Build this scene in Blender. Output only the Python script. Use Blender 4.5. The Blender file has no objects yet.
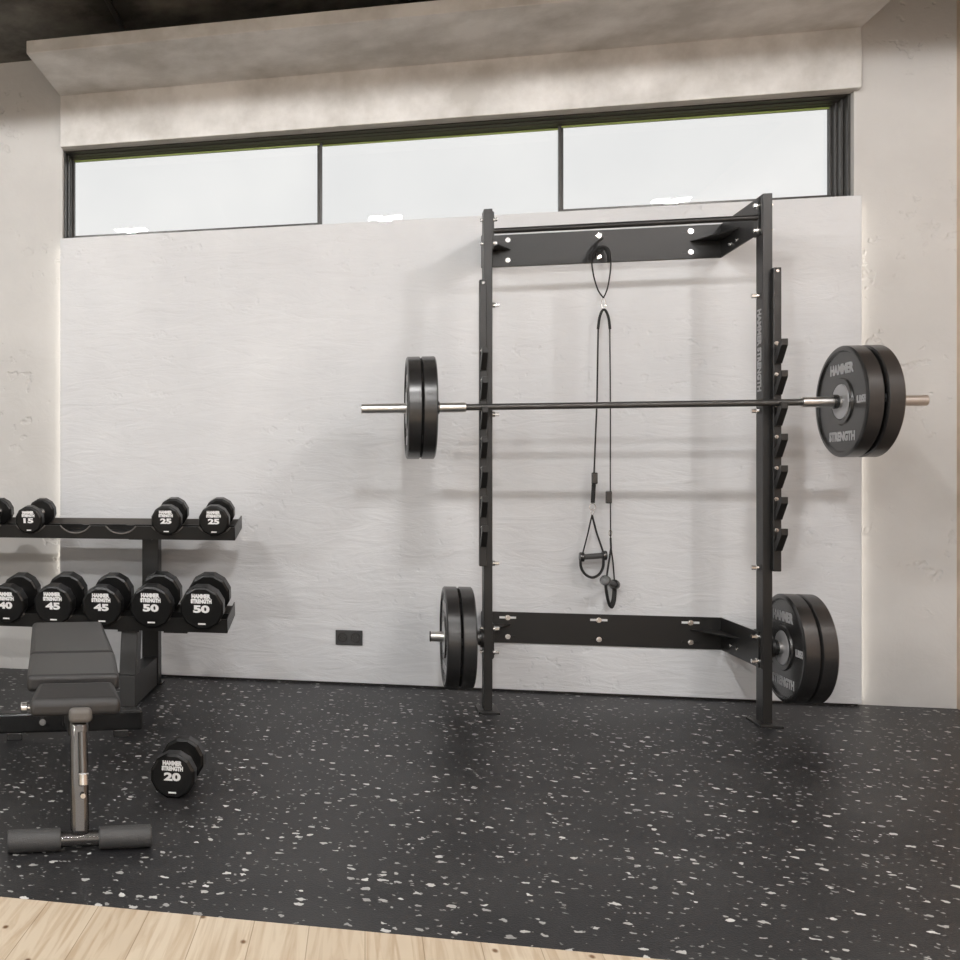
import bpy, bmesh, math, random
from mathutils import Vector, Matrix
random.seed(7)
PI = math.pi
C = bpy.context.scene.collection
sc = bpy.context.scene

# ------------------------------------------------------------------ camera
CAM_D, CAM_H, YAW, FPX, CX, CY = 4.923, 1.0227, math.radians(11.97), 967.0, 160.0, 480.0
cd = bpy.data.cameras.new('camera')
cam = bpy.data.objects.new('camera', cd); C.objects.link(cam)
cam.location = (0, -CAM_D, CAM_H)
cam.rotation_euler = (PI/2, 0, YAW)
cd.sensor_width = 36; cd.sensor_fit = 'HORIZONTAL'; cd.lens = FPX*36/960
cd.shift_x = (480-CX)/960; cd.shift_y = 0
cd.clip_start = .05
sc.camera = cam

# ------------------------------------------------------------------ world: white overcast sky over a lawn
W = bpy.data.worlds.new('world'); sc.world = W; W.use_nodes = True
nt = W.node_tree; nt.nodes.clear()
out = nt.nodes.new('ShaderNodeOutputWorld'); bg = nt.nodes.new('ShaderNodeBackground')
tc = nt.nodes.new('ShaderNodeTexCoord'); sx = nt.nodes.new('ShaderNodeSeparateXYZ')
ns = nt.nodes.new('ShaderNodeTexNoise'); ns.inputs['Scale'].default_value = 5; ns.inputs['Detail'].default_value = 5
rc = nt.nodes.new('ShaderNodeValToRGB')
rc.color_ramp.elements[0].position = .35; rc.color_ramp.elements[0].color = (.88, .885, .89, 1)
rc.color_ramp.elements[1].position = .65; rc.color_ramp.elements[1].color = (.97, .97, .965, 1)
r2 = nt.nodes.new('ShaderNodeValToRGB')
r2.color_ramp.elements[0].position = .49; r2.color_ramp.elements[0].color = (0, 0, 0, 1)
r2.color_ramp.elements[1].position = .51; r2.color_ramp.elements[1].color = (1, 1, 1, 1)
ma = nt.nodes.new('ShaderNodeMath'); ma.operation = 'MULTIPLY_ADD'; ma.inputs[1].default_value = .5; ma.inputs[2].default_value = .5
mx = nt.nodes.new('ShaderNodeMix'); mx.data_type = 'RGBA'
mx.inputs[6].default_value = (.15, .17, .10, 1)
nt.links.new(tc.outputs['Generated'], sx.inputs[0]); nt.links.new(tc.outputs['Generated'], ns.inputs['Vector'])
nt.links.new(ns.outputs['Fac'], rc.inputs[0]); nt.links.new(sx.outputs[2], ma.inputs[0]); nt.links.new(ma.outputs[0], r2.inputs[0])
nt.links.new(r2.outputs[0], mx.inputs[0]); nt.links.new(rc.outputs[0], mx.inputs[7])
nt.links.new(mx.outputs[2], bg.inputs[0]); nt.links.new(bg.outputs[0], out.inputs[0])
bg.inputs[1].default_value = 1.0

LAMP_L = 70.0         # radiance of the ceiling downlight lenses
SPOT_W = 87.0          # each downlight
FILL_W = 38.0          # added fill light behind the camera, no window there
LED_L = 5.0
al = bpy.data.lights.new('rear_fill', 'AREA'); al.shape = 'RECTANGLE'; al.size = 6.6; al.size_y = 2.4
al.energy = FILL_W; al.color = (.96, .98, 1.0)
alo = bpy.data.objects.new('rear_fill', al); C.objects.link(alo)
alo.location = (-1.2, -9.85, 1.55); alo.rotation_euler = (PI/2, 0, 0)

sc.view_settings.view_transform = 'Standard'; sc.view_settings.look = 'None'
sc.view_settings.exposure = 0.0; sc.view_settings.gamma = 1.0
sc.view_settings.use_curve_mapping = False
sc.cycles.max_bounces = 10; sc.cycles.diffuse_bounces = 6
sc.cycles.sample_clamp_indirect = 8

# ------------------------------------------------------------------ materials
def newmat(name):
    m = bpy.data.materials.new(name); m.use_nodes = True
    return m, m.node_tree, m.node_tree.nodes['Principled BSDF']

def simple(name, col, rough=.5, metal=0., noise=0., nscale=8, bump=0., bscale=60, spec=.5):
    m, t, b = newmat(name)
    b.inputs['Base Color'].default_value = (*col, 1); b.inputs['Roughness'].default_value = rough
    b.inputs['Metallic'].default_value = metal; b.inputs['Specular IOR Level'].default_value = spec
    c = t.nodes.new('ShaderNodeTexCoord')
    if noise:
        n = t.nodes.new('ShaderNodeTexNoise'); n.inputs['Scale'].default_value = nscale; n.inputs['Detail'].default_value = 6
        r = t.nodes.new('ShaderNodeValToRGB')
        r.color_ramp.elements[0].position = .3; r.color_ramp.elements[1].position = .7
        r.color_ramp.elements[0].color = (*[v*(1-noise) for v in col], 1)
        r.color_ramp.elements[1].color = (*[min(1, v*(1+noise)) for v in col], 1)
        t.links.new(c.outputs['Object'], n.inputs['Vector']); t.links.new(n.outputs['Fac'], r.inputs[0])
        t.links.new(r.outputs[0], b.inputs['Base Color'])
    if bump:
        n = t.nodes.new('ShaderNodeTexNoise'); n.inputs['Scale'].default_value = bscale; n.inputs['Detail'].default_value = 4
        bp = t.nodes.new('ShaderNodeBump'); bp.inputs['Strength'].default_value = bump; bp.inputs['Distance'].default_value = .004
        t.links.new(c.outputs['Object'], n.inputs['Vector']); t.links.new(n.outputs['Fac'], bp.inputs['Height'])
        t.links.new(bp.outputs[0], b.inputs['Normal'])
    return m

def plaster(name, c1, c2, stretch, bdist, pits, rough=.75, cscale=1.3):
    """trowelled plaster / concrete: cloudy colour, stroke bump, small blow-holes"""
    m, t, b = newmat(name); N = t.nodes.new; L = t.links.new
    b.inputs['Roughness'].default_value = rough; b.inputs['Specular IOR Level'].default_value = .3
    c = N('ShaderNodeTexCoord')
    n = N('ShaderNodeTexNoise'); n.inputs['Scale'].default_value = cscale; n.inputs['Detail'].default_value = 8; n.inputs['Roughness'].default_value = .6
    r = N('ShaderNodeValToRGB'); r.color_ramp.elements[0].position = .36; r.color_ramp.elements[1].position = .64
    r.color_ramp.elements[0].color = (*c1, 1); r.color_ramp.elements[1].color = (*c2, 1)
    L(c.outputs['Object'], n.inputs['Vector']); L(n.outputs['Fac'], r.inputs[0]); L(r.outputs[0], b.inputs['Base Color'])
    mp = N('ShaderNodeMapping'); mp.inputs['Scale'].default_value = stretch
    L(c.outputs['Object'], mp.inputs['Vector'])
    n2 = N('ShaderNodeTexNoise'); n2.inputs['Scale'].default_value = 1; n2.inputs['Detail'].default_value = 7; n2.inputs['Roughness'].default_value = .62
    n2.inputs['Distortion'].default_value = .7
    L(mp.outputs[0], n2.inputs['Vector'])
    n3 = N('ShaderNodeTexNoise'); n3.inputs['Scale'].default_value = 16; n3.inputs['Detail'].default_value = 2
    L(c.outputs['Object'], n3.inputs['Vector'])
    n4 = N('ShaderNodeTexNoise'); n4.inputs['Scale'].default_value = 1.7; n4.inputs['Detail'].default_value = 1
    L(c.outputs['Object'], n4.inputs['Vector'])
    def rng(src, a, z):
        q = N('ShaderNodeMapRange'); q.inputs[1].default_value = a; q.inputs[2].default_value = z
        L(src, q.inputs[0]); return q.outputs[0]
    p = N('ShaderNodeMath'); p.operation = 'MULTIPLY'
    L(rng(n3.outputs['Fac'], .60, .68), p.inputs[0]); L(rng(n4.outputs['Fac'], .50, .60), p.inputs[1])
    q = N('ShaderNodeMath'); q.operation = 'MULTIPLY_ADD'; q.inputs[1].default_value = -pits
    L(p.outputs[0], q.inputs[0]); L(n2.outputs['Fac'], q.inputs[2])
    bp = N('ShaderNodeBump'); bp.inputs['Strength'].default_value = 1; bp.inputs['Distance'].default_value = bdist
    L(q.outputs[0], bp.inputs['Height']); L(bp.outputs[0], b.inputs['Normal'])
    return m

M = {}
M['panel'] = plaster('white_plaster', (.615, .622, .637), (.695, .702, .715), (4, 8, 15), .0075, .3)
M['recess'] = plaster('beige_plaster', (.535, .525, .51), (.605, .595, .58), (5, 5, 5), .005, .9)
M['soffit'] = plaster('mottled_concrete', (.50, .485, .46), (.76, .75, .735), (9, 9, 9), .002, .4, .55, 3.2)
M['ceiling'] = plaster('dark_concrete', (.040, .038, .034), (.20, .19, .17), (6, 6, 6), .004, .4, .8, 2.2)
M['room'] = simple('painted_wall', (.45, .44, .42), .8, noise=.05)
M['tan'] = simple('tan_wall_finish', (.60, .46, .37), .6, noise=.1)
M['powder'] = simple('black_powder_coat', (.011, .0105, .010), .38, bump=.15, bscale=500)
M['frame'] = simple('window_anthracite', (.055, .052, .049), .30, .35)
M['steel'] = simple('chrome_steel', (.78, .77, .75), .22, 1.)
M['sleeve'] = simple('satin_steel', (.72, .70, .68), .3, 1.)
M['shaft'] = simple('black_oxide_steel', (.09, .088, .085), .28, .7, bump=.3, bscale=900)
M['rubber'] = simple('black_rubber', (.017, .0165, .0165), .27, noise=.12, nscale=30, spec=.9)
M['platein'] = simple('plate_face_rubber', (.022, .030, .031), .55)
M['hub'] = simple('hub_steel', (.50, .50, .51), .45, .35)
M['print_grey'] = simple('grey_print', (.45, .45, .46), .6)
M['urethane'] = simple('black_urethane', (.005, .005, .005), .36)
M['white'] = simple('white_print', (.85, .85, .85), .55)
M['vinyl'] = simple('black_vinyl', (.028, .027, .027), .40, bump=.25, bscale=420)
M['grip'] = simple('grey_foam', (.055, .055, .055), .5, bump=.4, bscale=300)
M['capgrey'] = simple('grey_rubber_cap', (.13, .12, .11), .55)
M['gunmetal'] = simple('gunmetal_tube', (.16, .155, .15), .16, .9)
M['gloss'] = simple('gloss_black_paint', (.012, .012, .012), .17)
M['webbing'] = simple('black_webbing', (.018, .018, .018), .75, bump=.4, bscale=600)
M['plastic'] = simple('dark_plastic', (.038, .038, .038), .5)
M['white_metal'] = simple('white_enamel', (.7, .7, .7), .5)

def mat_emit(name, col, s):
    m = bpy.data.materials.new(name); m.use_nodes = True; t = m.node_tree; t.nodes.clear()
    o = t.nodes.new('ShaderNodeOutputMaterial'); e = t.nodes.new('ShaderNodeEmission')
    e.inputs[0].default_value = (*col, 1); e.inputs[1].default_value = s; t.links.new(e.outputs[0], o.inputs[0]); return m
M['lens'] = mat_emit('lamp_lens', (1, .985, .975), LAMP_L)
M['led'] = mat_emit('led_strip_light', (1, .93, .82), LED_L)

def mat_glass():
    m = bpy.data.materials.new('window_glass'); m.use_nodes = True; t = m.node_tree; t.nodes.clear()
    o = t.nodes.new('ShaderNodeOutputMaterial'); tr = t.nodes.new('ShaderNodeBsdfTransparent'); g = t.nodes.new('ShaderNodeBsdfGlossy')
    g.inputs['Roughness'].default_value = .01; f = t.nodes.new('ShaderNodeFresnel'); f.inputs[0].default_value = 1.5
    x = t.nodes.new('ShaderNodeMixShader'); tr.inputs[0].default_value = (.985, .985, .98, 1)
    t.links.new(f.outputs[0], x.inputs[0]); t.links.new(tr.outputs[0], x.inputs[1]); t.links.new(g.outputs[0], x.inputs[2])
    t.links.new(x.outputs[0], o.inputs[0]); return m
M['glass'] = mat_glass()
M['lawn_tint'] = simple('lawn_reflection_green', (.33, .42, .12), .3)  # green reflection of the lawn, painted as a surface colour

def mat_floor():
    m, t, b = newmat('speckled_rubber'); N = t.nodes.new; L = t.links.new
    c = N('ShaderNodeTexCoord')
    wn = N('ShaderNodeTexNoise'); wn.inputs['Scale'].default_value = 55; wn.inputs['Detail'].default_value = 2
    L(c.outputs['Object'], wn.inputs['Vector'])
    sub = N('ShaderNodeVectorMath'); sub.operation = 'SUBTRACT'; sub.inputs[1].default_value = (.5, .5, .5)
    L(wn.outputs['Color'], sub.inputs[0])
    scl = N('ShaderNodeVectorMath'); scl.operation = 'SCALE'; scl.inputs['Scale'].default_value = .026
    L(sub.outputs[0], scl.inputs[0])
    add = N('ShaderNodeVectorMath'); add.operation = 'ADD'; L(c.outputs['Object'], add.inputs[0]); L(scl.outputs[0], add.inputs[1])
    def flecks(scale, prob, rmax, off):
        mp = N('ShaderNodeMapping'); mp.inputs['Location'].default_value = (off, off*.7, 0); mp.inputs['Rotation'].default_value = (0, 0, off*.4); mp.inputs['Scale'].default_value = (.85, 1.05, 1)
        L(add.outputs[0], mp.inputs['Vector'])
        v = N('ShaderNodeTexVoronoi'); v.voronoi_dimensions = '2D'; v.inputs['Scale'].default_value = scale
        L(mp.outputs[0], v.inputs['Vector'])
        s = N('ShaderNodeSeparateColor'); L(v.outputs['Color'], s.inputs[0])
        k = N('ShaderNodeMath'); k.operation = 'LESS_THAN'; k.inputs[1].default_value = prob; L(s.outputs[0], k.inputs[0])
        rr = N('ShaderNodeMath'); rr.operation = 'MULTIPLY_ADD'; rr.inputs[1].default_value = rmax*.6; rr.inputs[2].default_value = rmax*.4
        L(s.outputs[1], rr.inputs[0])
        d = N('ShaderNodeMath'); d.operation = 'SUBTRACT'; L(rr.outputs[0], d.inputs[0]); L(v.outputs['Distance'], d.inputs[1])
        e = N('ShaderNodeMath'); e.operation = 'MULTIPLY'; e.use_clamp = True; e.inputs[1].default_value = 30; L(d.outputs[0], e.inputs[0])
        f = N('ShaderNodeMath'); f.operation = 'MULTIPLY'; L(e.outputs[0], f.inputs[0]); L(k.outputs[0], f.inputs[1])
        g = N('ShaderNodeMath'); g.operation = 'MULTIPLY_ADD'; g.inputs[1].default_value = .6; g.inputs[2].default_value = .4; L(s.outputs[2], g.inputs[0])
        h = N('ShaderNodeMath'); h.operation = 'MULTIPLY'; L(f.outputs[0], h.inputs[0]); L(g.outputs[0], h.inputs[1])
        return h.outputs[0]
    a1 = flecks(30, .18, .30, 0); a2 = flecks(70, .13, .34, 3.3)
    h2 = N('ShaderNodeMath'); h2.operation = 'MULTIPLY'; h2.inputs[1].default_value = .5; L(a2, h2.inputs[0])
    mxm = N('ShaderNodeMath'); mxm.operation = 'MAXIMUM'; L(a1, mxm.inputs[0]); L(h2.outputs[0], mxm.inputs[1])
    bn = N('ShaderNodeTexNoise'); bn.inputs['Scale'].default_value = 2.5; bn.inputs['Detail'].default_value = 6; L(c.outputs['Object'], bn.inputs['Vector'])
    br = N('ShaderNodeValToRGB'); br.color_ramp.elements[0].color = (.016, .016, .0175, 1); br.color_ramp.elements[1].color = (.028, .028, .029, 1)
    br.color_ramp.elements[0].position = .35; br.color_ramp.elements[1].position = .65
    L(bn.outputs['Fac'], br.inputs[0])
    mix = N('ShaderNodeMix'); mix.data_type = 'RGBA'; mix.inputs[7].default_value = (.62, .62, .60, 1)
    L(mxm.outputs[0], mix.inputs[0]); L(br.outputs[0], mix.inputs[6]); L(mix.outputs[2], b.inputs['Base Color'])
    b.inputs['Roughness'].default_value = .42; b.inputs['Specular IOR Level'].default_value = .36
    fb = N('ShaderNodeTexNoise'); fb.inputs['Scale'].default_value = 170; fb.inputs['Detail'].default_value = 3; L(c.outputs['Object'], fb.inputs['Vector'])
    bp = N('ShaderNodeBump'); bp.inputs['Strength'].default_value = .5; bp.inputs['Distance'].default_value = .0012
    L(fb.outputs['Fac'], bp.inputs['Height']); L(bp.outputs[0], b.inputs['Normal'])
    return m
M['floor'] = mat_floor()

def mat_wood():
    m, t, b = newmat('pale_pine_planks'); N = t.nodes.new; L = t.links.new
    c = N('ShaderNodeTexCoord')
    mp = N('ShaderNodeMapping'); mp.inputs['Rotation'].default_value = (0, 0, PI/2); L(c.outputs['Object'], mp.inputs['Vector'])
    br = N('ShaderNodeTexBrick'); br.offset = .37; br.squash = 1
    br.inputs['Scale'].default_value = 1; br.inputs['Brick Width'].default_value = 1.9; br.inputs['Row Height'].default_value = .125
    br.inputs['Mortar Size'].default_value = .0012; br.inputs['Mortar Smooth'].default_value = .2
    br.inputs['Color1'].default_value = (.56, .465, .345, 1); br.inputs['Color2'].default_value = (.63, .54, .415, 1)
    br.inputs['Mortar'].default_value = (.36, .28, .19, 1)
    L(mp.outputs[0], br.inputs['Vector'])
    mg = N('ShaderNodeMapping'); mg.inputs['Scale'].default_value = (26, 1.6, 1); L(c.outputs['Object'], mg.inputs['Vector'])
    n = N('ShaderNodeTexNoise'); n.inputs['Scale'].default_value = 1.6; n.inputs['Detail'].default_value = 6; n.inputs['Distortion'].default_value = 1.2
    L(mg.outputs[0], n.inputs['Vector'])
    r = N('ShaderNodeValToRGB'); r.color_ramp.elements[0].color = (.80, .74, .68, 1); r.color_ramp.elements[1].color = (1, 1, 1, 1)
    r.color_ramp.elements[0].position = .36; r.color_ramp.elements[1].position = .55
    L(n.outputs['Fac'], r.inputs[0])
    v = N('ShaderNodeTexVoronoi'); v.voronoi_dimensions = '2D'; v.inputs['Scale'].default_value = 4.2
    mv = N('ShaderNodeMapping'); mv.inputs['Scale'].default_value = (1.3, .9, 1); L(c.outputs['Object'], mv.inputs['Vector']); L(mv.outputs[0], v.inputs['Vector'])
    kr = N('ShaderNodeValToRGB'); kr.color_ramp.elements[0].color = (.28, .17, .09, 1); kr.color_ramp.elements[1].color = (1, 1, 1, 1)
    kr.color_ramp.elements[0].position = .018; kr.color_ramp.elements[1].position = .045
    L(v.outputs['Distance'], kr.inputs[0])
    m1 = N('ShaderNodeMix'); m1.data_type = 'RGBA'; m1.blend_type = 'MULTIPLY'; m1.inputs[0].default_value = 1
    m2 = N('ShaderNodeMix'); m2.data_type = 'RGBA'; m2.blend_type = 'MULTIPLY'; m2.inputs[0].default_value = 1
    L(br.outputs['Color'], m1.inputs[6]); L(r.outputs[0], m1.inputs[7]); L(m1.outputs[2], m2.inputs[6]); L(kr.outputs[0], m2.inputs[7])
    L(m2.outputs[2], b.inputs['Base Color']); b.inputs['Roughness'].default_value = .5
    return m
M['wood'] = mat_wood()

# ------------------------------------------------------------------ mesh helpers
def wpt(px, py, d):
    """world point at wall-normal distance d from the camera seen at reference pixel (used as a tape measure)"""
    a = math.atan((px-CX)/FPX) - YAW
    X = d*math.tan(a); z = -X*math.sin(YAW) + d*math.cos(YAW)
    return Vector((X, -CAM_D+d, CAM_H-(py-CY)/FPX*z))

class MB:
    def __init__(s): s.bm = bmesh.new()
    def box(s, x0, x1, y0, y1, z0, z1):
        v = [s.bm.verts.new(p) for p in ((x0,y0,z0),(x1,y0,z0),(x1,y1,z0),(x0,y1,z0),(x0,y0,z1),(x1,y0,z1),(x1,y1,z1),(x0,y1,z1))]
        for f in ((0,3,2,1),(4,5,6,7),(0,1,5,4),(1,2,6,5),(2,3,7,6),(3,0,4,7)): s.bm.faces.new([v[i] for i in f])
        return s
    def hexa(s, pts):
        v = [s.bm.verts.new(p) for p in pts]
        for f in ((0,3,2,1),(4,5,6,7),(0,1,5,4),(1,2,6,5),(2,3,7,6),(3,0,4,7)): s.bm.faces.new([v[i] for i in f])
        return s
    def prism(s, poly, vec):
        vec = Vector(vec); a = [s.bm.verts.new(p) for p in poly]; b = [s.bm.verts.new(Vector(p)+vec) for p in poly]
        n = len(a); s.bm.faces.new(a[::-1]); s.bm.faces.new(b)
        for i in range(n): s.bm.faces.new((a[i], a[(i+1)%n], b[(i+1)%n], b[i]))
        return s
    def tube(s, pts, r, seg=12, closed=False, flat=1.0, cap=True):
        pts = [Vector(p) for p in pts]; n = len(pts); rings = []
        up = None
        for i, p in enumerate(pts):
            if closed: t = pts[(i+1)%n]-pts[i-1]
            else: t = pts[min(i+1, n-1)]-pts[max(i-1, 0)]
            t.normalize()
            if up is None:
                up = Vector((0,1,0)) if abs(t.y) < .9 else Vector((0,0,1))
            u = t.cross(up); u.normalize(); w = u.cross(t); w.normalize()
            if not closed: up = w
            rr = r[i] if isinstance(r, (list, tuple)) else r
            rings.append([s.bm.verts.new(p + (u*math.cos(2*PI*k/seg)*flat + w*math.sin(2*PI*k/seg))*rr) for k in range(seg)])
        m = n if closed else n-1
        for i in range(m):
            a, b = rings[i], rings[(i+1)%n]
            for k in range(seg): s.bm.faces.new((a[k], a[(k+1)%seg], b[(k+1)%seg], b[k]))
        if not closed and cap:
            s.bm.faces.new(rings[0][::-1]); s.bm.faces.new(rings[-1])
        return s
    def lathe(s, prof, axis='X', seg=64, origin=(0,0,0), closed=False):
        """prof: (along, radius); revolved round the axis through origin"""
        o = Vector(origin); rings = []
        for a, r in prof:
            ring = []
            for k in range(seg):
                c, q = math.cos(2*PI*k/seg)*r, math.sin(2*PI*k/seg)*r
                p = {'X': (a, c, q), 'Y': (c, a, q), 'Z': (c, q, a)}[axis]
                ring.append(s.bm.verts.new(o+Vector(p)))
            rings.append(ring)
        m = len(rings)
        for i in range(m if closed else m-1):
            a, b = rings[i], rings[(i+1)%m]
            for k in range(seg): s.bm.faces.new((a[k], a[(k+1)%seg], b[(k+1)%seg], b[k]))
        if not closed:
            s.bm.faces.new(rings[0][::-1]); s.bm.faces.new(rings[-1])
        return s
    def build(s, name, mat, parent=None, bevel=0, smooth=None, seg=2):
        me = bpy.data.meshes.new(name); bm = s.bm
        bmesh.ops.recalc_face_normals(bm, faces=bm.faces)
        if parent is not None and parent.get('_w'):
            loc = Vector(parent['_w'])
            for v in bm.verts: v.co -= loc
        bm.to_mesh(me); bm.free()
        o = bpy.data.objects.new(name, me); C.objects.link(o); me.materials.append(mat)
        if parent is not None: o.parent = parent
        if parent is not None and parent.get('_w'): o['_w'] = list(parent['_w'])
        if bevel:
            b = o.modifiers.new('bevel', 'BEVEL'); b.width = bevel; b.segments = seg; b.limit_method = 'ANGLE'; b.angle_limit = math.radians(40)
        if smooth is not None:
            for f in me.polygons: f.use_smooth = True
            me.set_sharp_from_angle(angle=math.radians(smooth))
        return o

def thing(name, label, cat, loc=(0,0,0), rz=0, group=None, world=True):
    o = bpy.data.objects.new(name, None); C.objects.link(o); o.empty_display_size = .1
    o.location = loc; o.rotation_euler = (0, 0, rz); o['label'] = label; o['category'] = cat
    if group: o['group'] = group
    if world: o['_w'] = list(loc)       # children are given in world coordinates
    return o
def tag(o, label, cat, group=None):
    o['label'] = label; o['category'] = cat
    if group: o['group'] = group
    return o
def struct(o): o['kind'] = 'structure'; return o
def copy_tree(o, parent=None):
    c = o.copy(); C.objects.link(c)
    if parent is not None: c.parent = parent
    for ch in list(o.children): copy_tree(ch, c)
    return c

def text_mesh(s, w, h, offset=.03, spacing=1.0):
    cu = bpy.data.curves.new('txt', 'FONT'); cu.body = s; cu.size = 1; cu.offset = offset; cu.extrude = .01
    cu.space_character = spacing; cu.resolution_u = 3
    o = bpy.data.objects.new('txt', cu); C.objects.link(o)
    bpy.context.view_layer.update()
    me = bpy.data.meshes.new_from_object(o.evaluated_get(bpy.context.evaluated_depsgraph_get()))
    bpy.data.objects.remove(o); bpy.data.curves.remove(cu)
    xs = [v.co.x for v in me.vertices]; ys = [v.co.y for v in me.vertices]; zs = [v.co.z for v in me.vertices]
    x0, x1, y0, y1 = min(xs), max(xs), min(ys), max(ys)
    for v in me.vertices:
        v.co = Vector(((v.co.x-(x0+x1)/2)/(x1-x0)*w, (v.co.y-(y0+y1)/2)/(y1-y0)*h, v.co.z/.01*.0006))
    return me
def put_text(name, me, mat, parent, matrix):
    """lettering: mesh in its XY plane, moved by a matrix in the parent's own space"""
    m2 = me.copy(); m2.transform(matrix); m2.name = name
    if not m2.materials: m2.materials.append(mat)
    else: m2.materials[0] = mat
    o = bpy.data.objects.new(name, m2); C.objects.link(o); o.parent = parent
    return o

# ================================================================== the room
MAT_Y = -2.685      # where rubber meets pine
PX0, PX1 = -1.588, 2.193     # white wall panel
XL, XR, YB, ZC = -5.2, 2.588, -10.0, 3.29
struct(MB().box(XL, XR, MAT_Y, .35, -.05, 0).build('floor_rubber', M['floor']))
struct(MB().box(XL, XR, YB, MAT_Y, -.05, .001).build('floor_wood', M['wood']))
# back wall (recessed plane) with the strip window opening
WY = .045
w = MB(); w.box(XL, PX0+.0, WY, .24, 0, ZC); w.box(2.180, XR, WY, .24, 0, ZC)
w.box(PX0, 2.180, WY, .24, 0, 2.29); w.box(PX0, 2.180, WY, .24, 2.796, ZC)
struct(w.build('wall_back', M['recess']))
struct(MB().box(PX0, PX1, 0, WY, .010, 2.308).build('wall_panel', M['panel'], bevel=.003))
struct(MB().box(PX0+.01, PX1-.01, .018, WY, .0, .010).build('gap_shade', M['frame']))  # dark strip painting in the shade of the gap under the panel
w = MB().box(XL, XR, YB, .35, ZC, ZC+.1); struct(w.build('ceiling', M['ceiling']))
struct(MB().box(-1.2, -1.175, -6, 0.0, ZC-.012, ZC).build('trim_2', M['frame']))
# soffit: vertical band over the window and slab jutting into the room
prof = [(0,2.794),(0,3.066),(-.523,3.066),(-.523,3.128),(WY,3.128),(WY,2.794)]
w = MB().prism([(PX0, y, z) for y, z in prof], (PX1-PX0, 0, 0))
struct(w.build('ceiling_soffit', M['soffit'], bevel=.004))
struct(MB().box(XL-.1, XL, YB, .35, -.05, ZC+.1).build('wall_left', M['room']))
struct(MB().box(XR, XR+.1, YB, .35, -.05, ZC+.1).build('wall_right', M['tan']))
w = MB(); w.box(XL, XR, YB-.1, YB, -.05, ZC+.1)
struct(w.build('wall_front', M['room']))

# strip window
win = bpy.data.objects.new('window_1', None); C.objects.link(win); win['kind'] = 'structure'; win['_w'] = [0,0,0]
def ring(mb, x0, x1, z0, z1, t, y0, y1):
    mb.box(x0, x0+t, y0, y1, z0, z1); mb.box(x1-t, x1, y0, y1, z0, z1)
    mb.box(x0+t, x1-t, y0, y1, z1-t, z1); mb.box(x0+t, x1-t, y0, y1, z0, z0+t)
fx0, fx1, fz0, fz1 = -1.59, 2.180, 2.29, 2.796
def ring4(mb, L, R_, T, B, L2, R2, T2, y0, y1):
    """frame stage between outer insets (L, R_, T) and inner insets (L2, R2, T2)"""
    a0, a1, a2, a3 = fx0+L, fx0+L2, fx1-R2, fx1-R_
    mb.box(a0, a1, y0, y1, B, fz1-T); mb.box(a2, a3, y0, y1, B, fz1-T); mb.box(a1, a2, y0, y1, fz1-T2, fz1-T); mb.box(a1, a2, y0, y1, B, B+.012)
f = MB(); ring4(f, 0, 0, 0, fz0, .008, .012, .006, .075, .15)
ring4(f, .008, .012, .006, fz0+.012, .014, .024, .010, .115, .185)
ring4(f, 0, 0, 0, fz0, .017, .031, .012, .15, .235)
f.build('frame', M['frame'], win, bevel=.0015)
sa = [(fx0+.012, -.218, .185, 2.7745), (-.245, .968, .212, 2.7745), (.940, fx1-.026, .185, 2.7745)]
for x0, x1, y, zt in sa:
    s_ = MB(); z0, z1, t = 2.315, zt+.012, .014
    s_.box(x0, x0+t, y, y+.020, z0, z1); s_.box(x1-t, x1, y, y+.020, z0, z1)
    s_.box(x0+t, x1-t, y, y+.020, z1-.006, z1); s_.box(x0+t, x1-t, y, y+.020, z0, (2.366 if y < .2 else 2.35))
    so = s_.build('sash', M['frame'], win, bevel=.001)
    MB().box(x0+t, x1-t, y+.010, y+.016, z0+.03, z1-.006).build('glass', M['glass'], so)
    MB().box(x0+t, x1-t, y+.002, y+.010, z1-.014, z1-.006).build('lawn_reflection', M['lawn_tint'], so)  # strip added to carry the painted lawn reflection

# LED strips tucked behind the edges of the wall panel
for X, side in ((PX0-.004, 'left'), (PX1+.001, 'right')):
    o = MB().box(X, X+.003, .022, .034, .02, 2.28).build('led_strip', M['led'])
    tag(o, 'thin warm glowing light strip behind the %s edge of the white wall panel' % side, 'light strip')

# ceiling downlights (their lenses show as paired reflections in the glass)
def downlight(x, y, label, cone):
    t = thing('ceiling_light', label, 'light', (x, y, ZC), group='twin downlights on the dark ceiling')
    hb = MB(); hb.box(x-.16, x+.16, y-.155, y+.155, ZC-.022, ZC)
    for a, b, c_, d_ in ((-.16,.16,-.155,-.15), (-.16,.16,.15,.155), (-.16,-.155,-.15,.15), (.155,.16,-.15,.15)):
        hb.box(x+a, x+b, y+c_, y+d_, ZC-.038, ZC-.022)
    hb.build('housing', M['plastic'], t)
    for s in (-1, 1):
        MB().box(x+s*.082-.055, x+s*.082+.055, y-.05, y+.05, ZC-.0265, ZC-.0222).build('lens', M['lens'], t)
    l = bpy.data.lights.new('downlight', 'SPOT'); l.energy = SPOT_W; l.color = (1, .985, .97)
    l.spot_size = math.radians(cone); l.spot_blend = .015; l.shadow_soft_size = .05
    lo = bpy.data.objects.new('downlight', l); C.objects.link(lo); lo.parent = t; lo.location = (0, 0, -.06)
for j, y in enumerate((-3.12, -5.6, -8.2)):
    for i, x in enumerate((-4.3, -2.05, .17, 2.40)):
        downlight(x, y, 'twin downlight on the dark ceiling, %s, %s' % (
            ('row nearest the window', 'middle row', 'farthest row')[j],
            ('by the left wall', 'left of centre', 'right of centre', 'by the tan wall')[i]), (171.5, 175.4, 177)[j])

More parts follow.
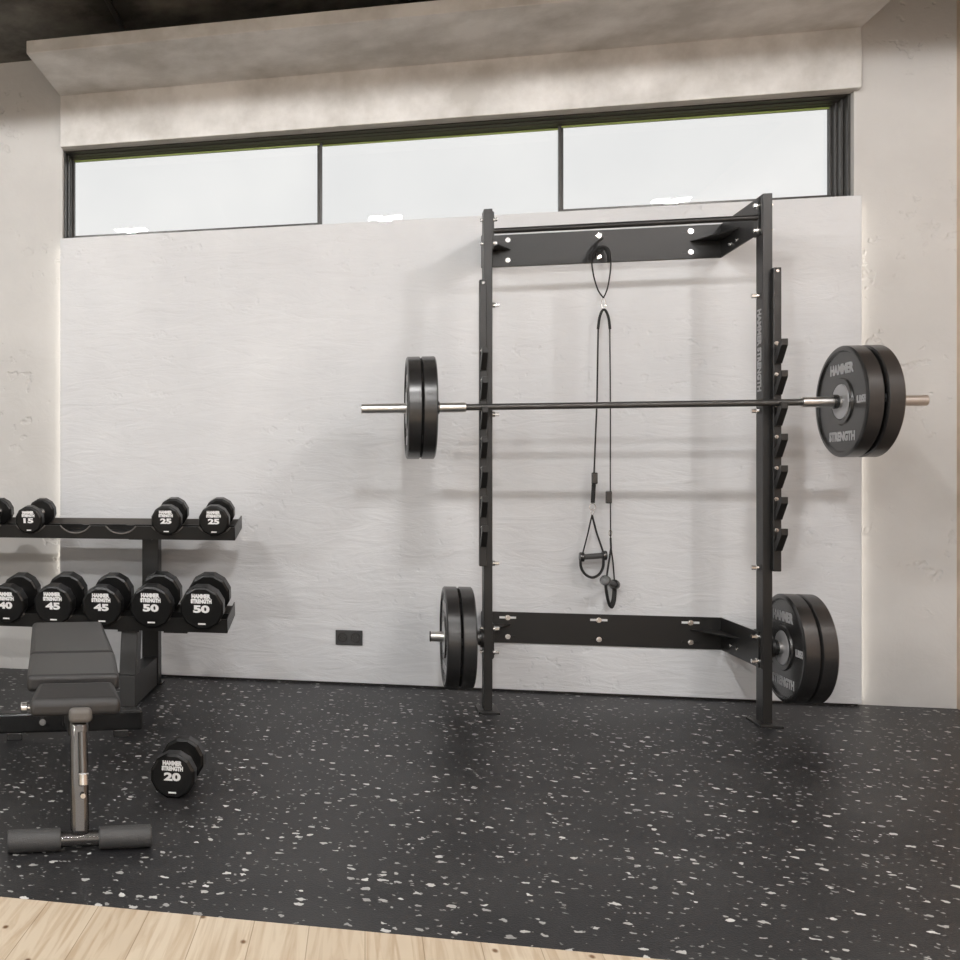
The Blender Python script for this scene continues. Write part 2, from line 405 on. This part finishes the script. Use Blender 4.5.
# wall socket
c0 = Vector((-.078, 0, .236))
so = thing('wall_socket', 'black double power socket low on the white wall panel', 'socket', (c0.x, 0, c0.z))
MB().box(c0.x-.066, c0.x+.066, -.010, 0, c0.z-.037, c0.z+.037).build('cover_plate', M['plastic'], so, bevel=.003)
for s in (-1, 1):
    cc = c0.x+s*.032
    pr = [(-.0125,.021),(-.0125,.025),(-.010,.025)]
    o = MB().lathe([(-.0104,.0245),(-.0130,.0245),(-.0130,.0215),(-.0108,.0205),(-.0108,.001)], 'Y', 32, (cc, 0, c0.z)).build('socket_ring', M['rubber'], so, smooth=40)
    MB().tube([(cc-.009,-.0104,c0.z),(cc-.009,-.0112,c0.z)], .003, 10).tube([(cc+.009,-.0104,c0.z),(cc+.009,-.0112,c0.z)], .003, 10).build('pin_hole', M['urethane'], o)

# ================================================================== squat rack on the wall
UY0, UY1 = -.463, -.390      # upright front / back
rack = thing('squat_rack', 'tall black wall-mounted squat rack with stepped bar hooks and pull-up bar', 'squat rack', (1.084, -.43, 0))
RX = {-1: .530, 1: 1.639}
def bolt(parent, p, axis, L=.012, r=.012, name='bolt'):
    p = Vector(p); ax = Vector(axis)
    m = MB(); m.tube([p, p+ax*L*.35], r, 16); m.tube([p+ax*L*.35, p+ax*L], r*.72, 6)
    return m.build(name, M['steel'], parent, smooth=30)
for s in (-1, 1):
    X = RX[s]; hw = .018
    u = MB().box(X-hw, X+hw, UY0, UY1, .006, 2.216).build('upright', M['powder'], rack, bevel=.002)
    MB().box(X-.045, X+.045, UY0-.042, UY1+.035, 0, .010).build('base_plate', M['powder'], u, bevel=.002)
    for by in (UY1+.022, ):
        for bx in (-.032, .032): bolt(u, (X+bx, by, .010), (0,0,1), .008, .007)
    # splice plates where brackets join
    i = X - s*(hw+.002)
    for z0, z1 in ((2.05, 2.205), (.235, .39)):
        MB().box(i-.002, i+.002, UY0+.004, UY1+.01, z0, z1).build('gusset_plate', M['powder'], u)
    for z in (2.175, 2.07, 1.796, 1.313, .655, .365, .262):
        bolt(u, (X+s*hw, -.43, z), (s,0,0), .012, .010)
        bolt(u, (X-s*(hw+.004), -.43, z), (-s,0,0), .028 if z < 2 else .02, .0125)
    # hook rail
    RXc = X + s*.0245; y1 = UY0; y0 = UY0-.032
    rail = MB().box(RXc-.0155, RXc+.0155, y0, y1, .645, 1.90).build('hook_rail', M['powder'], rack, bevel=.003)
    MB().tube([(RXc, y0+.001, 1.885), (RXc, y0-.003, 1.885)], .006, 12).build('bolt', M['steel'], rail)
    for zz in (1.78, 1.70): MB().tube([(RXc, y0+.001, zz), (RXc, y0-.0008, zz)], .0035, 10).build('bolt_hole', M['urethane'], rail)
    for k in range(7):
        zt = 1.5965 - k*.1285
        prof = [(y0, zt-.062), (y0, zt-.094), (y0-.016, zt-.094), (y0-.071, zt-.026), (y0-.071, zt), (y0-.052, zt), (y0-.050, zt-.010), (y0-.046, zt-.0135), (y0-.035, zt-.0145), (y0-.020, zt-.046)]
        MB().prism([(RXc-.0125, a, b) for a, b in prof], (.025, 0, 0)).build('hook', M['powder'], rail, bevel=.0015)
        bolt(rail, (RXc-.004, y0, zt-.010), (0,-1,0), .006, .008)
    # storage peg
    pz = .322
    a = X + s*hw; e = 1.084 + s*.796
    MB().tube([(a, -.43, pz), (a+s*.012, -.43, pz)], .042, 24).build('peg_flange', M['powder'], rack, smooth=40)
    pg = MB().tube([(a+s*.01, -.43, pz), (e, -.43, pz)], .0225, 24).build('storage_peg', M['sleeve'], rack, smooth=40)
    MB().tube([(e, -.43, pz), (e+s*.004, -.43, pz)], .0235, 24).build('peg_cap', M['plastic'], pg, smooth=40)
    MB().tube([(a+s*.012, -.43, pz), (a+s*.028, -.43, pz)], .033, 20).build('peg_washer', M['rubber'], pg, smooth=40)
# pull-up bar
pb = MB().tube([(RX[-1]+.018, -.43, 2.124), (RX[1]-.018, -.43, 2.124)], .0125, 20).build('pull_up_bar', M['powder'], rack, smooth=40)
for s in (-1, 1):
    x = RX[s]-s*.018
    MB().tube([(x, -.43, 2.124), (x-s*.006, -.43, 2.124)], .022, 20).build('bar_flange', M['powder'], pb, smooth=40)
# wall brackets: plate + two wings + gussets
xl, xr = RX[-1]+.0220, RX[1]-.0220
for (z0, z1, gz) in ((2.053, 2.207, 2.130), (.237, .386, .322)):
    br = MB().box(xl, xr, -.008, 0, z0, z1).build('wall_bracket', M['powder'], rack, bevel=.0012)
    for s, x in ((-1, xl), (1, xr)):
        t = .006
        wg = MB().box(min(x, x-s*t), max(x, x-s*t), -.44, -.008, z0, z1).build('side_wing', M['powder'], br, bevel=.0012)
        xi = x - s*t
        MB().prism([(xi, -.008, gz), (xi-s*.13, -.008, gz), (xi, -.24, gz)], (0, 0, .005)).build('gusset', M['powder'], br)
        for yy in (-.13, -.21): bolt(wg, (xi, yy, gz-.045), (-s,0,0), .010, .009)
    for x in (xl+.122, 1.084, xr-.135):
        for z in (z1-.027, z0+.030):
            MB().box(x-.038, x+.038, -.0088, -.0078, z-.005, z+.005).build('slot', M['white_metal'] if z1 < 1 and z > (z0+z1)/2 else M['urethane'], br)
            bolt(br, (x, -.0088, z), (0,-1,0), .010, .0125)
# rotated lettering on the inner face of the right upright
tm = text_mesh('HAMMER STRENGTH', .345, .040, .04)
R = Matrix.Translation(Vector((RX[1]-.018-.0006, -.427, 1.567))) @ Matrix.Rotation(-PI/2, 4, 'Z') @ Matrix.Rotation(PI/2, 4, 'X') @ Matrix.Rotation(-PI/2, 4, 'Z')
uR = [o for o in rack.children if o.name.startswith('upright')][1]
put_text('lettering', tm, M['print_grey'], uR, Matrix.Translation(-Vector(rack['_w'])) @ R)

# ================================================================== barbell
BY, BZ, BX = -.532, 1.339, 1.084
bar = thing('barbell', 'steel barbell with black shaft resting across the rack hooks', 'barbell', (BX, BY, BZ))
MB().tube([(BX-.66, BY, BZ), (BX+.66, BY, BZ)], .0140, 20).build('shaft', M['shaft'], bar, smooth=40)
for s in (-1, 1):
    sl = MB().tube([(BX+s*.655, BY, BZ), (BX+s*1.10, BY, BZ)], .0218, 28).build('sleeve', M['sleeve'], bar, bevel=.002, smooth=40)
    MB().tube([(BX+s*.766, BY, BZ), (BX+s*.784, BY, BZ)], .029, 28).build('shade_ring', M['rubber'], sl, bevel=.003, smooth=40)  # black ring added to paint the shade beside the plate hub

# ================================================================== bumper plates
def plate_proto():
    t = thing('weight_plate', '', 'weight plate', (0,0,0), world=False, group='black bumper plates')
    T, R_ = .0305, .2245      # half thickness (local X), radius
    prof = [(-T+.006, R_), (T-.006, R_), (T-.001, R_-.006), (T, R_-.010), (T, R_-.019), (T-.007, R_-.024), (T-.007, .096), (T-.001, .092), (T-.001, .074), (T-.004, .071),
            (T-.004, .023), (-T+.004, .023), (-T+.004, .071), (-T+.001, .074), (-T+.001, .092), (-T+.007, .096), (-T+.007, R_-.024), (-T, R_-.019), (-T, R_-.010), (-T+.001, R_-.006)]
    body = MB().lathe(prof, 'X', 96, closed=True).build('plate_body', M['rubber'], t, smooth=35)
    for s in (-1, 1):
        a = s*(T-.0005)
        MB().lathe([(s*(T-.004), .071), (a, .070), (a, .0245), (s*(T-.004), .0225)], 'X', 48, closed=True).build('steel_hub', M['hub'], t, smooth=35)
        pl = s*(T-.0066)
        tx = [('HAMMER', 0, 0, (0, .132)), ('STRENGTH', 0, 0, (0, -.140)), ('55', 0, 0, (.160, 0))]
        for st, w_, h_, (yy, zz) in tx:
            # face -X: text's right is -Y ... seen from the room the text reads left to right
            if s < 0: B = Matrix(((0,0,-1,pl),(-1,0,0,-yy),(0,1,0,zz),(0,0,0,1)))
            else:     B = Matrix(((0,0,1,pl),(1,0,0,yy),(0,1,0,zz),(0,0,0,1)))
            put_text('lettering', TXT[(st)], M['print_grey'], body, B)
    return t
TXT = {'HAMMER': text_mesh('HAMMER', .195, .043, .06), 'STRENGTH': text_mesh('STRENGTH', .215, .040, .06), '55': text_mesh('LB55', .074, .030, .06)}
spots = []
for s, nm in ((-1, 'left'), (1, 'right')):
    o1, o2 = (.8155, .8775) if s < 0 else (.823, .893)
    spots.append((BX+s*o1, BY, BZ, 'black bumper plate on the raised barbell, inner one of the %s pair' % nm))
    spots.append((BX+s*o2, BY, BZ, 'black bumper plate on the raised barbell, outer one of the %s pair' % nm))
    spots.append((1.084+s*.648, -.43, .322, 'black bumper plate on the low %s storage peg, next to the upright' % nm))
    spots.append((1.084+s*.7115, -.43, .322, 'black bumper plate on the low %s storage peg, farther from the upright' % nm))
pp = plate_proto()
for i, (x, y, z, lb) in enumerate(spots):
    o = pp if i == 0 else copy_tree(pp)
    o.location = (x, y, z); o['label'] = lb

# ================================================================== suspension trainer
D = 4.865
st = thing('suspension_trainer', 'black suspension trainer straps with two hand grips hanging from the rack top bracket', 'suspension trainer', tuple(wpt(600, 240, D)))
def P(x, y, dd=0): return wpt(x, y, D+dd)
def smooth_pts(pts, n=6):
    o = []
    for i in range(len(pts)-1):
        p0, p1, p2, p3 = pts[max(i-1,0)], pts[i], pts[i+1], pts[min(i+2, len(pts)-1)]
        for k in range(n):
            t = k/n
            o.append(.5*((2*p1)+(p2-p0)*t+(2*p0-5*p1+4*p2-p3)*t*t+(3*p1-p0-3*p2+p3)*t**3))
    o.append(pts[-1]); return o
MB().tube(smooth_pts([P(602,239,.02), P(597,243), P(595,250), P(600,253), P(603,248)]), .010, 8, flat=.6).build('anchor_strap', M['webbing'], st, smooth=60)
lp = MB().tube(smooth_pts([P(603.5,298), P(598,290), P(593.5,275), P(591.5,258), P(594,251), P(600,248), P(607,250), P(610.5,257), P(610.5,270), P(607.5,288), P(603.5,298)]), .0055, 8, flat=.6).build('anchor_loop', M['webbing'], st, smooth=60)
MB().tube(smooth_pts([P(590.5,262), P(592,254), P(597,249), P(603,247.5), P(608,251), P(609.5,262)]), .0135, 8, flat=.7).build('loop_sleeve', M['webbing'], st, smooth=60)
MB().tube(smooth_pts([P(603.5,297), P(601.8,301), P(602,307), P(603.8,310), P(605.4,307), P(605.3,301), P(603.5,297)]), .0022, 8).build('carabiner', M['steel'], st, smooth=60)
MB().tube(smooth_pts([P(598,329), P(599.3,319), P(601.5,312), P(604,309.5), P(606.5,312), P(608.8,319), P(610,329)]), .0075, 8, flat=.8).build('top_sleeve', M['webbing'], st, smooth=60)
MB().tube([P(598.2,328), P(597,400), P(595,450), P(594,476)], .0062, 8, flat=.6).build('strap', M['webbing'], st, smooth=60)
MB().tube([P(594,480), P(592.8,503)], .0105, 8, flat=.9).build('strap_sleeve', M['webbing'], st, smooth=60)
MB().tube([P(609.8,328), P(610.4,400), P(610.3,480), P(610.6,540)], .0048, 8, flat=.6).build('strap', M['webbing'], st, smooth=60)
for (x, y0, y1) in ((594.6, 472.5, 484), (608.7, 491, 503.5)):
    a, b = P(x, y0, -.01), P(x, y1, -.01); hw = .013
    MB().box(a.x-hw, a.x+hw, a.y-.008, a.y+.008, b.z, a.z).build('buckle', M['rubber'], st, bevel=.004)
MB().tube([P(592.5+3*math.cos(q), 507+3.4*math.sin(q)) for q in [i*PI/6 for i in range(12)]], .0022, 8, closed=True).build('ring', M['steel'], st, smooth=60)
MB().tube([P(592.3+1.6*math.cos(q), 512+3*math.sin(q)) for q in [i*PI/6 for i in range(12)]], .0018, 8, closed=True).build('ring', M['steel'], st, smooth=60)
MB().tube([P(610.4+1.6*math.cos(q), 533+3*math.sin(q)) for q in [i*PI/6 for i in range(12)]], .0018, 8, closed=True).build('ring', M['steel'], st, smooth=60)
# left handle
h = MB(); h.tube([P(592,515), P(588,533), P(582.6,554)], .0048, 8, flat=.7); h.tube([P(592,515), P(597,534), P(603.5,553)], .0065, 8, flat=.7)
h.build('handle_strap', M['webbing'], st, smooth=60)
g = MB().tube([P(582,557), P(604.5,555.5)], .0135, 16).build('hand_grip', M['grip'], st, smooth=50)
for x, y in ((581.8,557), (604.4,555.5)):
    a = P(x, y); MB().tube([a-Vector((.010,0,0)), a+Vector((.010,0,0))], .0225, 20).build('end_cap', M['rubber'], g, bevel=.003, smooth=50)
MB().tube(smooth_pts([P(580.5,559), P(581,567), P(585,574), P(592,577.5), P(599,574.5), P(603,567), P(603.5,558)]), .0105, 8, flat=.6).build('foot_loop', M['webbing'], st, smooth=60)
# right handle, turned almost end-on
h = MB(); h.tube([P(610.6,538), P(611,548), P(606.5,578,-.07)], .0065, 8, flat=.7); h.tube([P(610.6,545), P(613,562), P(614.5,582)], .0048, 8, flat=.7)
h.build('handle_strap', M['webbing'], st, smooth=60)
a, b = P(605.5,580.5,-.09), P(614.5,584.5,.02)
g = MB().tube([a, b], .0135, 16).build('hand_grip', M['grip'], st, smooth=50)
ax = (b-a).normalized()
for q in (a, b): MB().tube([q-ax*.010, q+ax*.010], .0235, 20).build('end_cap', M['rubber'], g, bevel=.003, smooth=50)
MB().tube(smooth_pts([a, P(606.5,592,-.08), P(608.5,602,-.05), P(611,606.5,-.03), P(613.5,601,0), P(614.5,592,.02), b]), .0115, 8, flat=.6).build('foot_loop', M['webbing'], st, smooth=60)

# ================================================================== dumbbells
def dumbbell(R_, L, T, num, label, hr=.019, axis_tilt=0):
    """axis along local Y, origin under the middle; L between head centres, T head thickness"""
    t = thing('dumbbell', label, 'dumbbell', world=False, group='black twelve-sided dumbbells')
    for s in (-1, 1):
        yc = s*L/2; b = .007
        Rc = R_/math.cos(PI/12)
        m = MB(); rings = []
        m2 = MB()
        prof = [(yc-T/2, Rc-b*1.3), (yc-T/2+b, Rc), (yc+T/2-b, Rc), (yc+T/2, Rc-b*1.3)]
        for a, r in prof:
            rings.append([m.bm.verts.new((math.cos(2*PI*(k+.5)/12)*r, a, R_+math.sin(2*PI*(k+.5)/12)*r)) for k in range(12)])
        for i in range(3):
            for k in range(12): m.bm.faces.new((rings[i][k], rings[i][(k+1)%12], rings[i+1][(k+1)%12], rings[i+1][k]))
        m.bm.faces.new(rings[0][::-1]); m.bm.faces.new(rings[-1])
        hd = m.build('head', M['urethane'], t, bevel=.0015)
        face = yc+s*T/2+s*.0004
        k = R_/.097
        rot = Matrix.Rotation(PI/2, 4, 'X') if s < 0 else Matrix.Rotation(PI, 4, 'Z') @ Matrix.Rotation(PI/2, 4, 'X')
        def at(zz): return Matrix.Translation(Vector((0, face, R_+zz)))
        for st_, w_, h_, zz in (('HAMMER', .086*k, .021*k, .058*k), ('STRENGTH', .094*k, .021*k, .035*k), (num, .074*k, .036*k, -.001*k), ('-', .034*k, .007*k, -.070*k)):
            key = (st_, round(w_, 4))
            if key not in TXT: TXT[key] = text_mesh(st_, w_, h_, .05 if st_.isdigit() else .075)
            put_text('lettering' if st_.isalpha() else 'weight_number' if st_.isdigit() else 'printed_mark', TXT[key], M['white'], hd, at(zz) @ rot)
    y = L/2-T/2
    MB().lathe([(-y, hr*1.25), (-y+.008, hr*1.25), (-y+.014, hr*.85), (-.03, hr), (.03, hr), (y-.014, hr*.85), (y-.008, hr*1.25), (y, hr*1.25)], 'Y', 20, (0,0,R_)).build('handle', M['steel'], t, smooth=60)
    return t

TILT = math.radians(10)
class Shelf:
    def __init__(s, yf, zf, depth, ph, sag, rc): s.yf, s.zf, s.depth, s.ph, s.sag, s.rc = yf, zf, depth, ph, sag, rc
    def p(s, x, u, v): return Vector((x, s.yf+u*math.cos(TILT)-v*math.sin(TILT), s.zf+u*math.sin(TILT)+v*math.cos(TILT)))
X_R, X_L = -.591, -2.75
top = Shelf(-4.923+4.47, .744, .262, .060, .037, .0945)
low = Shelf(-4.923+4.215, .352, .262, .060, .041, .1005)
XT = [-.685-.2255*i for i in range(9)]
XB = [-.699-.2265*i for i in range(9)]
dr = thing('dumbbell_rack', 'black two-tier dumbbell rack with tilted cradle shelves by the wall panel', 'dumbbell rack', (-1.04, -.45, 0))
for sh, xs in ((top, XT), (low, XB)):
    def saddle(u0, th, ph, sag):
        poly = [(X_L, 0), (X_R, 0), (X_R, ph)]
        hc = math.sqrt(sh.rc**2-(sh.rc-sag)**2)
        for x in xs:
            if x-hc < X_L+.02: continue
            a0 = math.asin(hc/sh.rc)
            for k in range(13):
                a = a0-2*a0*k/12
                poly.append((x+sh.rc*math.sin(a), ph-sag+sh.rc-sh.rc*math.cos(a)))
        poly.append((X_L, ph))
        vec = sh.p(0, th, 0)-sh.p(0, 0, 0)
        return MB().prism([sh.p(x, u0, v) for x, v in poly], vec)
    body = MB(); dp = sh.depth
    body.hexa([sh.p(X_L,0,-.003), sh.p(X_R,0,-.003), sh.p(X_R,dp,-.003), sh.p(X_L,dp,-.003), sh.p(X_L,0,0.0), sh.p(X_R,0,0.0), sh.p(X_R,dp,0.0), sh.p(X_L,dp,0.0)])
    bo = body.build('shelf', M['powder'], dr)
    saddle(0, .006, sh.ph, sh.sag).build('front_saddle_rail', M['powder'], bo)
    saddle(.185, .006, .027, .027-(sh.ph-sh.sag)).build('rear_saddle_rail', M['powder'], bo)
    MB().hexa([sh.p(X_L,dp-.004,0), sh.p(X_R,dp-.004,0), sh.p(X_R,dp,0), sh.p(X_L,dp,0), sh.p(X_L,dp-.004,.042), sh.p(X_R,dp-.004,.042), sh.p(X_R,dp,.042), sh.p(X_L,dp,.042)]).build('back_flange', M['capgrey'], bo)  # lighter grey paints in the light that falls on this flange
    for x in (X_R, X_L):
        MB().hexa([sh.p(x-.004,0,-.003), sh.p(x,0,-.003), sh.p(x,dp,-.003), sh.p(x-.004,dp,-.003), sh.p(x-.004,0,.060), sh.p(x,0,.060), sh.p(x,dp,.060), sh.p(x-.004,dp,.060)]).build('end_plate', M['powder'], bo)
    hc = math.sqrt(sh.rc**2-(sh.rc-sh.sag)**2); a0 = math.asin(hc/sh.rc)
    for x in xs:
        if x < X_L+.1: continue
        pts = [sh.p(x+(sh.rc-.001)*math.sin(a), -.003, sh.ph-sh.sag+sh.rc-(sh.rc-.001)*math.cos(a)) for a in [a0-2*a0*k/12 for k in range(13)]]
        MB().tube(pts, .0038, 8).build('cradle_rim', M['capgrey'], bo, smooth=60)
for X in (-1.043, -2.35):
    fr = MB().box(X-.034, X+.036, -.715, -.16, 0.008, .146).build('foot_beam', M['gunmetal'] if 0 else M['plastic'], dr, bevel=.003)
    for yy in (-.705, -.17): MB().box(X-.05, X+.05, yy-.03, yy+.05, 0, .010).build('foot_pad', M['rubber'], fr, bevel=.002)
    MB().hexa([(X-.038,-.71,.146),(X+.038,-.71,.146),(X+.038,-.62,.146),(X-.038,-.62,.146),(X-.038,-.67,.352),(X+.038,-.67,.352),(X+.038,-.58,.372),(X-.038,-.58,.372)]).build('front_post', M['powder'], dr, bevel=.003)
    MB().box(X-.04, X+.0425, -.245, -.165, .008, .775).build('rear_post', M['powder'], dr, bevel=.003)
    MB().box(X-.06, X+.05, -.44, -.165, .738, .746).build('shelf_bracket', M['powder'], dr)
    MB().box(X-.05, X+.05, -.69, -.24, .338, .350).build('shelf_bracket', M['powder'], dr)
MB().box(-.90, -.79, -.60, -.57, .325, .368).build('shelf_bracket', M['powder'], dr)
def place(sh, x, R_, num, T, L, label):
    d = dumbbell(R_, L, T, num, label)
    u = -.028+L/2+T/2
    d.location = sh.p(x, u, sh.ph-sh.sag+.0005); d.rotation_euler = (TILT, 0, 0); return d
place(top, XT[0], .070, '25', .060, .175, 'dumbbell marked 25 at the right end of the top shelf')
place(top, XT[1], .070, '25', .060, .175, 'dumbbell marked 25 on the top shelf, beside the two empty cradles')
place(top, XT[4], .066, '15', .052, .190, 'dumbbell marked 15 on the top shelf, left of the empty cradles')
place(top, XT[5], .066, '15', .052, .190, 'dumbbell on the top shelf cut off by the left photo edge')
place(low, XB[0], .095, '50', .072, .200, 'dumbbell marked 50 at the right end of the lower shelf')
place(low, XB[1], .094, '50', .072, .200, 'dumbbell marked 50 on the lower shelf, second from its right end')
place(low, XB[2], .090, '45', .070, .195, 'dumbbell marked 45 on the lower shelf, beside the left 50')
place(low, XB[3], .090, '45', .070, .195, 'dumbbell marked 45 on the lower shelf, beside the 40')
place(low, XB[4], .087, '40', .068, .190, 'dumbbell marked 40 at the left photo edge on the lower shelf')
d = dumbbell(.0715, .185, .058, '20', 'dumbbell marked 20 lying on the speckled rubber floor by the bench', hr=.021)
f0 = Vector((-.605, -4.923+3.071, 0)); f1 = Vector((-.607, -4.923+3.250, 0)); dv = (f1-f0).normalized()
d.location = f0+dv*.0925; d.rotation_euler = (0, 0, math.atan2(-dv.x, dv.y))

# ================================================================== bench (local: x across, y along to the far end)
BR = math.radians(18.5)
bn = thing('weight_bench', 'black padded adjustable bench with grey foam-sleeved foot bar in front of the dumbbell rack', 'bench', (-.772, -4.923+2.572, 0), BR, world=False)
def hexl(x0a, x1a, ya, x0b, x1b, yb, z0a, z1a, z0b, z1b):
    return MB().hexa([(x0a,ya,z0a),(x1a,ya,z0a),(x1b,yb,z0b),(x0b,yb,z0b),(x0a,ya,z1a),(x1a,ya,z1a),(x1b,yb,z1b),(x0b,yb,z1b)])
def pad(name, x0a, x1a, ya, x0b, x1b, yb, za, zb, th, par=bn, bev=.018):
    return hexl(x0a, x1a, ya, x0b, x1b, yb, za-th, za, zb-th, zb).build(name, M['vinyl'], par, bevel=bev, smooth=50, seg=4)
pad('back_pad', -.149, .134, .558, -.152, .128, 1.235, .450, .452, .06)
pad('seat_pad', -.150, .122, .172, -.149, .134, .545, .450, .450, .050, bev=.014)
pad('nose_pad', -.142, .120, .050, -.118, .104, .152, .402, .437, .050, bev=.018)
MB().box(-.10, .08, .10, 1.15, .375, .396).build('pad_board', M['powder'], bn)
hexl(-.030, .028, .08, -.030, .028, 1.14, .292, .345, .075, .135).build('main_rail', M['powder'], bn, bevel=.006)
# rear foot bar
rb = MB().box(-.295, .285, 1.145, 1.205, .028, .108).build('rear_foot_bar', M['gloss'], bn, bevel=.010)
for x in (-.22, .20): MB().box(x-.03, x+.03, 1.15, 1.20, 0, .030).build('rubber_foot', M['rubber'], rb, bevel=.003)
MB().tube([(-.11,1.14,.075),(-.11,1.125,.075)], .013, 12).build('bolt', M['steel'], rb, smooth=50)
# back support leg
MB().tube([(-.02, .90, .12), (-.02, .84, .38)], .016, 14).build('back_support', M['powder'], bn, smooth=50)
# front post, pin, cap
fp = hexl(-.026, .026, -.012, -.026, .026, .085, .045, .045, .335, .335)
fp = MB().hexa([(-.026,-.022,.045),(.026,-.022,.045),(.026,.030,.045),(-.026,.030,.045),(-.026,.050,.343),(.024,.050,.343),(.024,.105,.343),(-.026,.105,.343)])
post = fp.build('front_post', M['gunmetal'], bn, bevel=.014, smooth=50, seg=3)
MB().box(-.030, .036, .030, .115, .340, .382).build('end_cap', M['capgrey'], post, bevel=.014, seg=4, smooth=50)
MB().tube([(.008,.028,.318),(.010,.000,.205)], .0125, 16).build('pin_tube', M['gunmetal'], post, smooth=50)
MB().tube([(.010,.001,.212),(.0105,-.005,.178)], .0145, 16).build('pin_knob', M['steel'], post, bevel=.003, smooth=50)
MB().tube([(.008,-.018,.155),(.008,-.024,.155)], .007, 12).build('bolt', M['steel'], post, smooth=50)
# front foot bar
fb = MB().tube([(-.195,0,.0305),(.195,0,.0305)], .0215, 24).build('front_foot_bar', M['gunmetal'], bn, smooth=50)
for x0, x1 in ((-.198,-.052), (.052,.198)):
    MB().tube([(x0,0,.0305),(x1,0,.0305)], .0305, 28).build('foam_sleeve', M['grip'], fb, bevel=.004, smooth=50)
# seat adjusting knob
MB().tube([(-.10,.10,.374),(-.150,.10,.374)], .009, 12).build('adjuster_rod', M['steel'], bn, smooth=50)
MB().tube([(-.145,.10,.374),(-.165,.10,.374)], .015, 16).build('adjuster_knob', M['steel'], bn, bevel=.003, smooth=50)

for o in bpy.data.objects:
    if '_w' in o.keys(): del o['_w']
